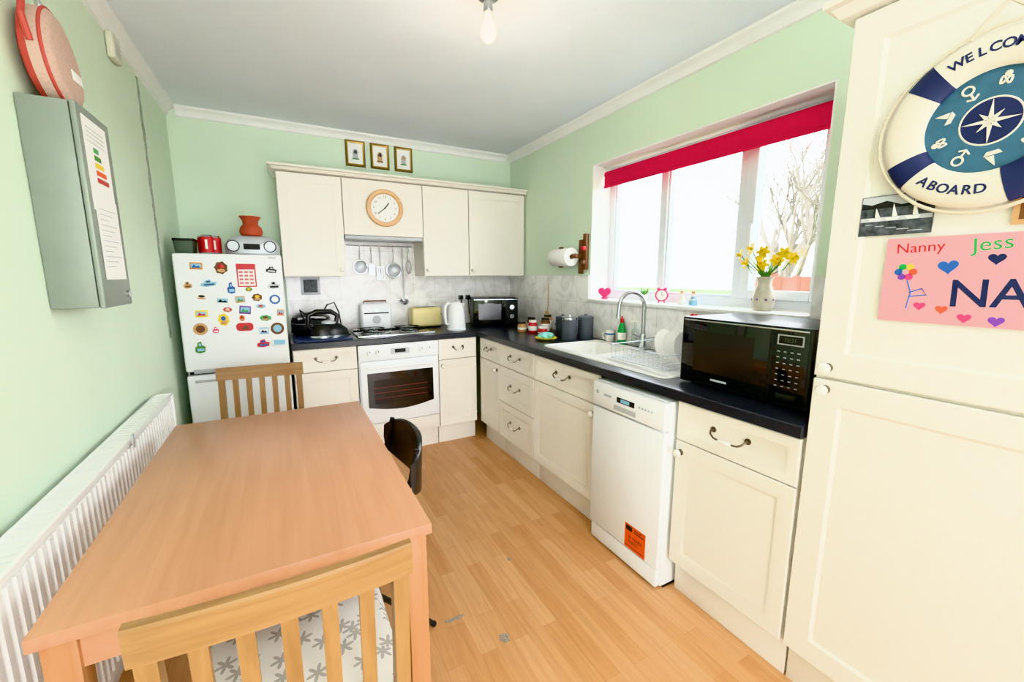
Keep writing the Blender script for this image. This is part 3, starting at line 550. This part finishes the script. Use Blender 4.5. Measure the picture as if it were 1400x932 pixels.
for x,y in((-.395,3.16),(-.362,3.225),(-.42,3.24)):
    b=B('drink_can',T(x,y,1.4875)); b.lathe((0,0,0),[(0,.003),(.024,.003),(.025,0),(.033,.01)],m_steel,22); b.lathe((0,0,0),[(.033,.01),(.033,.1),(.0325,.102)],m_red,22); b.lathe((0,0,0),[(.0325,.102),(.027,.114),(.024,.115),(.023,.112),(0,.112)],m_steel,22); b.box(-.006,.006,-.034,-.0325,.03,.085,m_ceram); b.done()
b=B('storage_tub',T(-.51,3.22,1.4875)); b.loft([rrect(0,0,.045,.07,.012,0),rrect(0,0,.05,.075,.012,.075)],M('tub_green','#4a5a4a',.5)); b.loft([rrect(0,0,.052,.078,.012,.075),rrect(0,0,.052,.078,.012,.09)],m_dark); b.done()

# ------------------------------------------------------------ left wall
b=B('radiator',FL(XL))
y0,y1=.50,2.50
b.box(y0+.01,y1-.01,.2,.79,.03,.05,m_rad,.003)
n=58; p=(y1-y0-.04)/n; pr=[]
for i in range(n):
    s0=y0+.02+i*p; pr+=[(s0,.081),(s0+p*.16,.081),(s0+p*.34,.09),(s0+p*.82,.09)]
pr+=[(y1-.02,.08),(y1-.02,.052),(y0+.02,.052)]
b.M=frame((XL,0,0),(0,1,0),(1,0,0),(0,0,-1)); b.prism(pr,-.765,-.225,m_rad); b.M=FL(XL)
b.box(y0+.01,y1-.01,.765,.79,.052,.088,m_rad,.004); b.box(y0+.01,y1-.01,.2,.225,.052,.088,m_rad,.004)
for i in range(66): b.box(y0+.02+i*.03,y0+.042+i*.03,.788,.796,.03,.092,m_rad)
b.box(y0,y0+.012,.2,.8,.022,.096,m_rad,.003); b.box(y1-.012,y1,.2,.8,.022,.096,m_rad,.003); b.box(y0,y1,.79,.8,.086,.096,m_rad,.003); b.box(y0,y1,.79,.8,.022,.03,m_rad,.003)
for y in(y0+.3,y1-.3): b.box(y-.02,y+.02,.3,.7,0.001,.03,m_grey)
b.cyl((y1+.02,.01,.05),(y1+.02,.23,.05),.0075,m_steel,seg=10); b.cyl((y1-.005,.23,.05),(y1+.025,.23,.05),.012,m_steel,seg=12); b.cyl((y1+.02,.23,.05),(y1+.02,.3,.05),.017,m_white,seg=14); b.done()
b=B('radiator_key_clip',FL(XL)); b.box(1.86,1.88,.76,.81,.0965,.1,m_grey,.001); b.done()
b=B('metal_wall_cabinet',FL(XL))
y0,y1,z0,z1=1.717,1.97,1.265,1.855
b.box(y0,y1,z0,z1,.001,.108,m_boxg,.003); b.box(y0-.002,y1+.002,z0-.002,z1+.002,.11,.124,m_boxg,.004); b.box(y0+.005,y1-.005,z0+.005,z1-.005,.107,.111,m_dark)
b.cyl((1.93,1.30,.124),(1.93,1.30,.132),.012,m_steel); b.done()
b=B('notice_paper',FL(XL+.124)); b.box(1.74,1.93,1.56,1.83,.0006,.0014,m_paper); b.box(1.75,1.935,1.35,1.60,.0016,.0024,m_paper)
for i,c in enumerate((m_brgr,m_gr,m_yellow,m_orange,m_red)): b.box(1.80,1.84+.014*i,1.735-.022*i,1.75-.022*i,.0016,.002,c)
for i in range(12): b.box(1.77,1.91-.03*(i%3),1.575-.016*i-.01,1.578-.016*i-.01,.0024,.0027,m_grey)
for i in range(4): b.box(1.76,1.9,1.80-.013*i,1.803-.013*i,.0016,.002,m_grey)
b.done()
b=B('mesh_zip_bag',T(-.553,1.85,1.859)@Matrix.Rotation(math.radians(-4),4,'Y'))
el=lambda s,x:[(x,.118*s*math.cos(a)*(1-.12*math.sin(a)),.140+.135*s*math.sin(a)) for a in [2*pi*i/36 for i in range(36)]]
b.loft([el(.75,-.036),el(.95,-.026),el(1,-.01)],m_bagr); b.loft([el(1,-.01),el(1,.01),el(.97,.024),el(.86,.034),el(.75,.037),el(.3,.040)],m_bagm)
b.tube(el(.985,.02),.0045,m_bagr,8,closed=True)
b.box(.0385,.042,.0,.07,.09,.12,m_paper,.001); b.tube([(.0,-.12,.14),(.0,-.135,.2),(.0,-.10,.26)],.008,m_bagr,8)
b.box(-.002,.012,-.02,.02,.27,.29,m_steel,.003); b.done()
b=B('door_chime',FL(XL)); b.box(2.60,2.70,2.31,2.42,0.001,.03,M('aged_white','#d9d6c4',.5),.008,3); 
for i in range(4): b.box(2.62,2.68,2.33+.016*i,2.336+.016*i,.0295,.031,m_grey)
b.done()

# ------------------------------------------------------------ table and chairs
b=B('dining_table'); x0,x1,y0,y1=-.44,.28,.94,2.11
b.box(x0,x1,y0,y1,.722,.75,m_table,.003)
for x in(x0+.012,x1-.062):
    for y in(y0+.012,y1-.062): b.box(x,x+.05,y,y+.05,0,.722,m_tableE,.003)
b.box(x0+.062,x1-.062,y0+.022,y0+.042,.65,.722,m_table); b.box(x0+.062,x1-.062,y1-.042,y1-.022,.65,.722,m_table)
b.box(x0+.022,x0+.042,y0+.062,y1-.062,.65,.722,m_table); b.box(x1-.042,x1-.022,y0+.062,y1-.062,.65,.722,m_table); b.done()
def chair(x,y,rot):
    b=B('dining_chair',T(x,y,0,rot)); W=.205
    def rake(z): return -.2-max(0,z-.45)*.09
    for s in(-1,1):
        xx=s*(W-.018)
        b.loft([[(xx-.014,rake(z)-h,z),(xx+.014,rake(z)-h,z),(xx+.014,rake(z)+h,z),(xx-.014,rake(z)+h,z)] for z,h in((0,.014),(.3,.018),(.45,.02),(.65,.016),(.81,.013))],m_chair)
        b.box(s*(W-.012)-.018,s*(W-.012)+.018,.165,.2,0,.435,m_chair,.003)
        b.box(s*(W-.016)-.009,s*(W-.016)+.009,-.18,.166,.385,.435,m_chairx); b.box(s*(W-.016)-.008,s*(W-.016)+.008,-.18,.166,.2,.225,m_chairx)
    b.box(-W+.03,W-.03,.172,.19,.385,.435,m_chairx); b.box(-W+.03,W-.03,-.208,-.19,.385,.435,m_chairx); b.box(-W+.02,W-.02,-.01,.01,.2,.225,m_chairx)
    def rail(z0,z1,th,bow,ww):
        N=12; R=[]
        for i in range(N+1):
            u=-1+2*i/N; X=u*ww; c=-bow*(1-u*u)
            R.append([(X,rake(z0)+c-th,z0),(X,rake(z0)+c+th,z0),(X,rake(z1)+c+th,z1-.004),(X,rake(z1)+c+th-.004,z1),(X,rake(z1)+c-th+.004,z1),(X,rake(z1)+c-th,z1-.004)])
        b.loft(R,m_chairx)
    rail(.802,.868,.012,.012,W+.004); rail(.49,.525,.009,.006,W-.03)
    for k in range(5):
        u=(-2+k)/3.0; X=u*(W-.018); c0=-.006*(1-u*u); c1=-.012*(1-u*u)
        b.loft([[(X-.013,rake(z)+c-.006,z),(X+.013,rake(z)+c-.006,z),(X+.013,rake(z)+c+.006,z),(X-.013,rake(z)+c+.006,z)] for z,c in((.52,c0),(.806,c1))],m_chair)
    b.loft([[(-W-.002,-.18,z),(W+.002,-.18,z),(W+.012,.21,z),(-W-.012,.21,z)] for z in(.436,.452)],m_chairx)
    def cu(s,z): return [(x*s,y*s+.015,z) for x,y in rp(0,0,.205,.185,.05,6)]
    b.loft([cu(.93,.453),cu(1.0,.463),cu(1.02,.475),cu(.97,.492),cu(.8,.502),cu(.3,.505)],m_floral)
    return b.done()
chair(-.035,.965,0)
chair(-.172,2.42,math.radians(180-5))
b=B('folding_chair',T(-.045,1.59,0))
for s in(-1,1):
    y=s*.195
    b.tube([(.415,y*.97,.75),(.39,y,.64),(.30,y,.46),(.0,y,.012)],.0105,m_black,10)
    b.tube([(.08,y*.9,.44),(.2,y*.9,.28),(.46,y*.9,.012)],.0105,m_black,10)
    b.sph((.0,y,.012),.012,m_dark,8); b.sph((.46,y*.9,.012),.012,m_dark,8)
b.cyl((.02,-.195,.035),(.02,.195,.035),.008,m_black,seg=10); b.cyl((.43,-.175,.05),(.43,.175,.05),.008,m_black,seg=10)
b.loft([[(x,y,z) for x,y,_ in rrect(.19,0,.17*s_,.185*s_,.05,0)] for z,s_ in((.44,.97),(.45,1),(.465,.98),(.47,.9))],m_black)
R=[]
for i in range(21):
    u=-1+2*i/20; a=u*1.0; X=.33+.125*math.cos(a)**.8; Y=.225*math.sin(a)/math.sin(1.0); hh=.105*(1-.45*abs(u)**3); zc=.66
    X-=.02*u*u
    R.append([(X-.0,Y,zc-hh),(X+.008,Y,zc-hh+.006),(X+.016,Y,zc+hh-.006),(X+.008,Y,zc+hh),(X-.002,Y,zc+hh-.006),(X-.006,Y,zc)])
b.loft(R,m_black); b.done()
b=B('floor_scuff'); m_res=M('residue','#a8998a',.5,var=.6,scale=220)
for cx,cy,rx,ry in((.636,1.235,.020,.026),(.50,1.41,.045,.010),(.86,1.62,.010,.014)):
    b.prism([(cx+rx*random.uniform(.7,1.1)*math.cos(2*pi*k/14),cy+ry*random.uniform(.7,1.1)*math.sin(2*pi*k/14)) for k in range(14)],.0003,.0009,m_res)
b.done()

# ------------------------------------------------------------ tall-cabinet decorations
MD=FR(FX-.0008)
cx,cz=-.353,1.69
b=B('lifebuoy_wall_sign',MD)
ring=lambda g:[(.141+(.037+g)*math.cos(a),.017+(.016+g)*math.sin(a)) for a in [2*pi*i/16 for i in range(16)]]
b.lathe((cx,cz,0),ring(0),m_ivory,56,close=True)
for a in(135,212,295,38):
    a=math.radians(a); b.lathe((cx,cz,0),ring(.0015),m_navy,8,a-.16,a+.16,close=True)
b.lathe((cx,cz,0),[(0,.004),(.113,.004),(.113,.012),(0,.012)],m_teal,48)
b.lathe((cx,cz,0),[(0,.0121),(.047,.0121),(.047,.0126),(0,.0126)],m_navy,40)
b.lathe((cx,cz,0),[(.045,.0122),(.047,.0135),(.049,.0122)],m_ivory,40)
for k in range(8):
    a=k*pi/4; l=.044 if k%2==0 else .026
    b.prism([(0,l),(-.004,.007),(0,0),(.004,.007)],.0125,.0148,m_ivory,L=Matrix.Translation((cx,cz,0))@Matrix.Rotation(a,4,'Z'))
for k in range(9):
    a=2*pi*k/9; Lx=Matrix.Translation((cx+.078*math.cos(a),cz+.078*math.sin(a),.012))@Matrix.Rotation(a-pi/2,4,'Z')
    if k%3==0: b.tube([(.009*math.cos(t),.009*math.sin(t)+.006,.001) for t in [2*pi*i/14 for i in range(14)]],.002,m_ivory,6,closed=True,L=Lx); b.tube([(0,-.003,.001),(0,-.018,.001)],.002,m_ivory,6,L=Lx); b.tube([(-.01,-.012,.001),(0,-.018,.001),(.01,-.012,.001)],.002,m_ivory,6,L=Lx)
    elif k%3==1: b.prism([(-.014,-.006),(.014,-.006),(.009,-.014),(-.009,-.014)],0,.002,m_ivory,L=Lx); b.prism([(-.001,-.004),(.012,-.004),(-.001,.018)],0,.002,m_ivory,L=Lx)
    else: b.tube([(.008*math.sin(t),.014*math.sin(2*t)/2+.0,.001) for t in [2*pi*i/20 for i in range(20)]],.002,m_ivory,6,closed=True,L=Lx); b.sph((0,.012,.001),(.006,.006,.002),m_ivory,8,L=Lx)
def arc(word,ac,step,rad,flip,size):
    n=len(word)
    for i,ch in enumerate(word):
        d=(i-(n-1)/2)*step
        if not flip: a=ac-d; r=a-pi/2
        else: a=ac+d; r=a+pi/2
        b.text(ch,size,cx+rad*math.cos(a),cz+rad*math.sin(a),.0335,m_navy,r,off=.0006)
arc('WELCOME',math.radians(92),.135,.142,False,.026); arc('ABOARD',math.radians(252),.145,.142,True,.028)
rp_=[]
for i in range(96):
    a=2*pi*i/96; rr=.184+.005*abs(math.sin(2*(a-math.radians(38)))); rp_.append((cx+rr*math.cos(a),cz+rr*math.sin(a),.016+.002*math.sin(40*a)))
b.tube(rp_,.004,m_rope,8,closed=True)
b.tube([(cx-.05,cz+.176,.016),(cx-.03,cz+.205,.014),(cx,cz+.235,.012),(cx+.03,cz+.205,.014),(cx+.05,cz+.176,.016)],.004,m_rope,8)
b.cyl((cx,cz+.238,0),(cx,cz+.238,.018),.004,m_steel,seg=10); b.done()
b=B('harbour_photo_card',MD@Matrix.Translation((-.497,1.515,0))); b.box(-.073,.073,-.05,.05,0,.001,m_print)
b.box(-.071,.071,.018,.048,.001,.0013,m_grey); b.prism([(-.071,.018),(-.071,.034),(-.05,.028),(-.02,.036),(.01,.024),(.071,.03),(.071,.018)],.0013,.0016,m_dark)
b.box(-.071,.071,-.014,-.004,.001,.0014,m_grey)
for x,h in((-.04,.02),(-.005,.028),(.035,.035)):
    b.prism([(x-.014,-.006),(x+.014,-.006),(x+.010,-.013),(x-.010,-.013)],.0016,.002,m_paper); b.prism([(x-.001,-.004),(x+.010,-.004),(x,h)],.0016,.002,m_paper); b.box(x-.0015,x-.0005,-.006,h,.0016,.002,m_dark)
for i in range(5): b.box(-.06+i*.022,-.045+i*.025,-.022-.005*i,-.0205-.005*i,.001,.0014,m_silver)
b.done()
b=B('postcard',MD); b.box(-.30,-.19,1.47,1.585,.0,.001,m_tan); b.box(-.29,-.2,1.48,1.53,.001,.0015,m_brown); b.done()
b=B('childs_drawing',MD@Matrix.Translation((-.355,1.352,0))); b.box(-.149,.149,-.103,.103,0,.0008,m_pink)
b.text('Nanny',.034,-.085,.078,.001,m_red,.05,.0003); b.text('Jess',.042,.035,.08,.001,m_brgr,.1,.0003); b.text('NAN',.088,.075,-.03,.001,m_navy,.03,.0004,off=.001)
def heart(x,y,s,c,r=0): b.prism([(s*16*math.sin(t)**3/16,s*(13*math.cos(t)-5*math.cos(2*t)-2*math.cos(3*t)-math.cos(4*t))/16) for t in [2*pi*i/28 for i in range(28)]],.0008,.0016,c,L=Matrix.Translation((x,y,0))@Matrix.Rotation(r,4,'Z'))
heart(-.03,.032,.018,m_blue,.1); heart(.045,.048,.014,m_navy); heart(-.07,-.062,.011,m_hot); heart(-.03,-.068,.011,m_orange); heart(.01,-.085,.012,m_hot); heart(.06,-.088,.013,m_purple); heart(.12,-.088,.010,m_brgr)
for k,c in enumerate((m_orange,m_yellow,m_brgr,m_blue,m_purple,m_hot)):
    a=k*pi/3; b.cyl((-.105+.014*math.cos(a),.02+.014*math.sin(a),.0008),(-.105+.014*math.cos(a),.02+.014*math.sin(a),.0016),.008,c,seg=12)
b.tube([(-.10,.0,.001),(-.09,-.03,.001),(-.095,-.07,.001)],.0015,m_blue,5); b.tube([(-.093,-.03,.001),(-.07,-.02,.001),(-.06,-.035,.001),(-.093,-.04,.001)],.0018,m_blue,5); b.done()

# ------------------------------------------------------------ sill items
SZ=WZ0+.0005
b=B('flower_vase',T(2.06,1.22,SZ)); b.lathe((0,0,0),[(0,0),(.04,0),(.048,.02),(.05,.06),(.042,.1),(.032,.125),(.034,.15),(.042,.165),(.038,.165),(.029,.15),(.027,.125),(.035,.1),(0,.02)],M('cream_pottery','#d9d0bf',.4,var=.2,scale=25),28)
for k in range(8):
    a=k*pi/4; b.sph((.047*math.cos(a),.047*math.sin(a),.055),.006,m_purple,8)
b.done()
b=B('daffodil_bunch',T(2.06,1.22,SZ))
hd=[(-.05,.10,.27),(-.03,.06,.30),(.0,.03,.25),(-.05,-.01,.28),(-.02,-.06,.24),(-.04,-.1,.27),(-.05,.07,.23),(.0,-.12,.25),(-.03,.0,.22)]
for (x,y,z) in hd:
    b.tube([(x*.05,y*.05,.06),(x*.12,y*.15,.17),(x*.6,y*.7,z-.05),(x,y,z)],.0025,m_gr,6)
    d=Vector((x-.06,y*1.2,.02)).normalized(); q=d.to_track_quat('Z','Y').to_matrix().to_4x4(); Lx=Matrix.Translation((x,y,z))@q
    for k in range(6): b.sph((.017,0,.002),(.016,.010,.0025),m_yellow,8,L=Lx@Matrix.Rotation(k*pi/3,4,'Z'))
    b.lathe((0,0,0),[(.0,0),(.007,.0),(.008,.012),(.012,.02),(.010,.02),(.006,.01),(0,.006)],m_yellow,12,L=Lx)
for k in range(9):
    a=k*.75; r=.07; b.tube([(0,0,.1),(.02*math.cos(a),.02*math.sin(a),.18),(max(-.06,min(.05,r*math.cos(a))),r*math.sin(a)*1.2,.24+.02*math.sin(k))],[.003,.005,.0015],m_gr,5)
b.done()
b=B('pink_heart_ornament',T(2.05,2.37,SZ)); hp=[(.045*math.sin(t)**3,.042+.045*(13*math.cos(t)-5*math.cos(2*t)-2*math.cos(3*t)-math.cos(4*t))/16+.004) for t in [2*pi*i/28 for i in range(28)]]
b.prism(hp,-.015,.015,m_hot,L=Matrix.Rotation(-.9,4,'Z')@Matrix.Rotation(pi/2,4,'X')); b.cyl((0,0,.0),(0,0,.012),.022,m_hot); b.done()
b=B('potted_plant',T(2.06,2.0,SZ)); b.lathe((0,0,0),[(0,0),(.022,0),(.03,.045),(.027,.045),(0,.035)],m_ceram,20)
for k in range(12):
    a=k*2.4; r=.015+.012*(k%3); b.tube([(0,0,.035),(r*.6*math.cos(a),r*.6*math.sin(a),.06),(r*math.cos(a),r*math.sin(a),.075+.008*(k%4))],[.002,.004,.001],m_gr,6)
b.done()
b=B('alarm_clock',T(2.06,1.85,SZ,math.radians(35))@frame((0,0,.048),(0,-1,0),(0,0,1),(-1,0,0)))
b.lathe((0,0,-.015),[(0,0),(.036,0),(.038,.004),(.038,.028),(.034,.03),(.032,.026),(0,.026)],m_hot,28); b.lathe((0,0,0),[(0,.0115),(.031,.0115),(0,.012)],m_paper,24); b.box(-.001,.001,0,.02,.012,.013,m_dark); b.box(0,.014,-.001,.001,.012,.013,m_dark)
for s in(-1,1): b.sph((s*.02,.038,0),(.011,.009,.011),m_hot,10); b.cyl((s*.018,-.048,0),(s*.014,-.03,0),.004,m_hot,seg=8)
b.done()
for y,c in((1.70,m_ceram),(1.62,m_lblue)):
    b=B('china_figurine',T(2.06,y,SZ)); b.lathe((0,0,0),[(0,0),(.022,0),(.024,.006),(.02,.03),(.012,.045),(.01,.05)],c,18); b.sph((0,0,.06),(.013,.013,.014),m_ceram,12); b.lathe((0,0,.066),[(.02,0),(.012,.004),(.009,.014),(0,.016)],m_tan,16); b.tube([(0,.015,.03),(-.015,.018,.035),(-.02,.0,.032),(-.015,-.018,.035),(0,-.015,.03)],.004,m_ceram,6); b.done()

# ------------------------------------------------------------ lamps
b=B('pendant_light'); lx,ly=.80,1.68
b.lathe((lx,ly,ZC),[(0,0),(.045,0),(.043,-.015),(.02,-.025),(.015,-.028),(.018,-.03),(.02,-.06),(.017,-.068),(0,-.068)],m_brush,24)
b.lathe((lx,ly,2.335),[(0,-.042),(.016,-.038),(.03,-.024),(.034,-.005),(.03,.015),(.018,.038),(.014,.05),(.013,.068),(0,.068)],m_bulb,24); b.done()
def lamp(n,loc,e,col,r):
    l=bpy.data.lights.new(n,'POINT'); l.energy=e; l.color=col; l.shadow_soft_size=r; o=bpy.data.objects.new(n,l); o.location=loc; bpy.context.scene.collection.objects.link(o)
lamp('bulb_lamp',(lx,ly,2.22),2.6,(1,.92,.82),.05)
b=B('added_fill_fitting'); b.lathe((.3,-.9,ZC),[(0,0),(.14,0),(.145,-.02),(.12,-.06),(.06,-.08),(0,-.085)],m_white,28); b.done()  # made-up fitting out of view, carries the fill lamp below
lamp('added_fill_lamp',(.3,-.9,2.25),28,(1,.97,.92),.14)  # fill light added behind the camera to brighten the room
w=bpy.data.worlds.new('overcast_sky'); bpy.context.scene.world=w; w.use_nodes=True; nt=w.node_tree; bg=nt.nodes['Background']
tc=nd(nt,'ShaderNodeTexCoord'); sp=nd(nt,'ShaderNodeSeparateXYZ'); nt.links.new(tc.outputs['Generated'],sp.inputs[0])
r=nd(nt,'ShaderNodeValToRGB'); r.color_ramp.elements[0].position=0; r.color_ramp.elements[0].color=(.93,.96,1,1); r.color_ramp.elements[1].position=1; r.color_ramp.elements[1].color=(.82,.91,1,1)
nt.links.new(sp.outputs['Z'],r.inputs[0]); nt.links.new(r.outputs[0],bg.inputs[0]); bg.inputs[1].default_value=9.5

# ------------------------------------------------------------ camera
cam=bpy.data.cameras.new('camera'); cam.sensor_width=36; cam.lens=570/1400*36; cam.clip_start=.02
co=bpy.data.objects.new('camera',cam); co.location=(0,0,1.366); co.rotation_euler=(math.radians(90-9.07),0,math.radians(-28.4)); bpy.context.scene.collection.objects.link(co)
bpy.context.scene.camera=co
vs=bpy.context.scene.view_settings
try: vs.view_transform='Khronos PBR Neutral'
except Exception: vs.view_transform='Standard'
vs.exposure=0.35
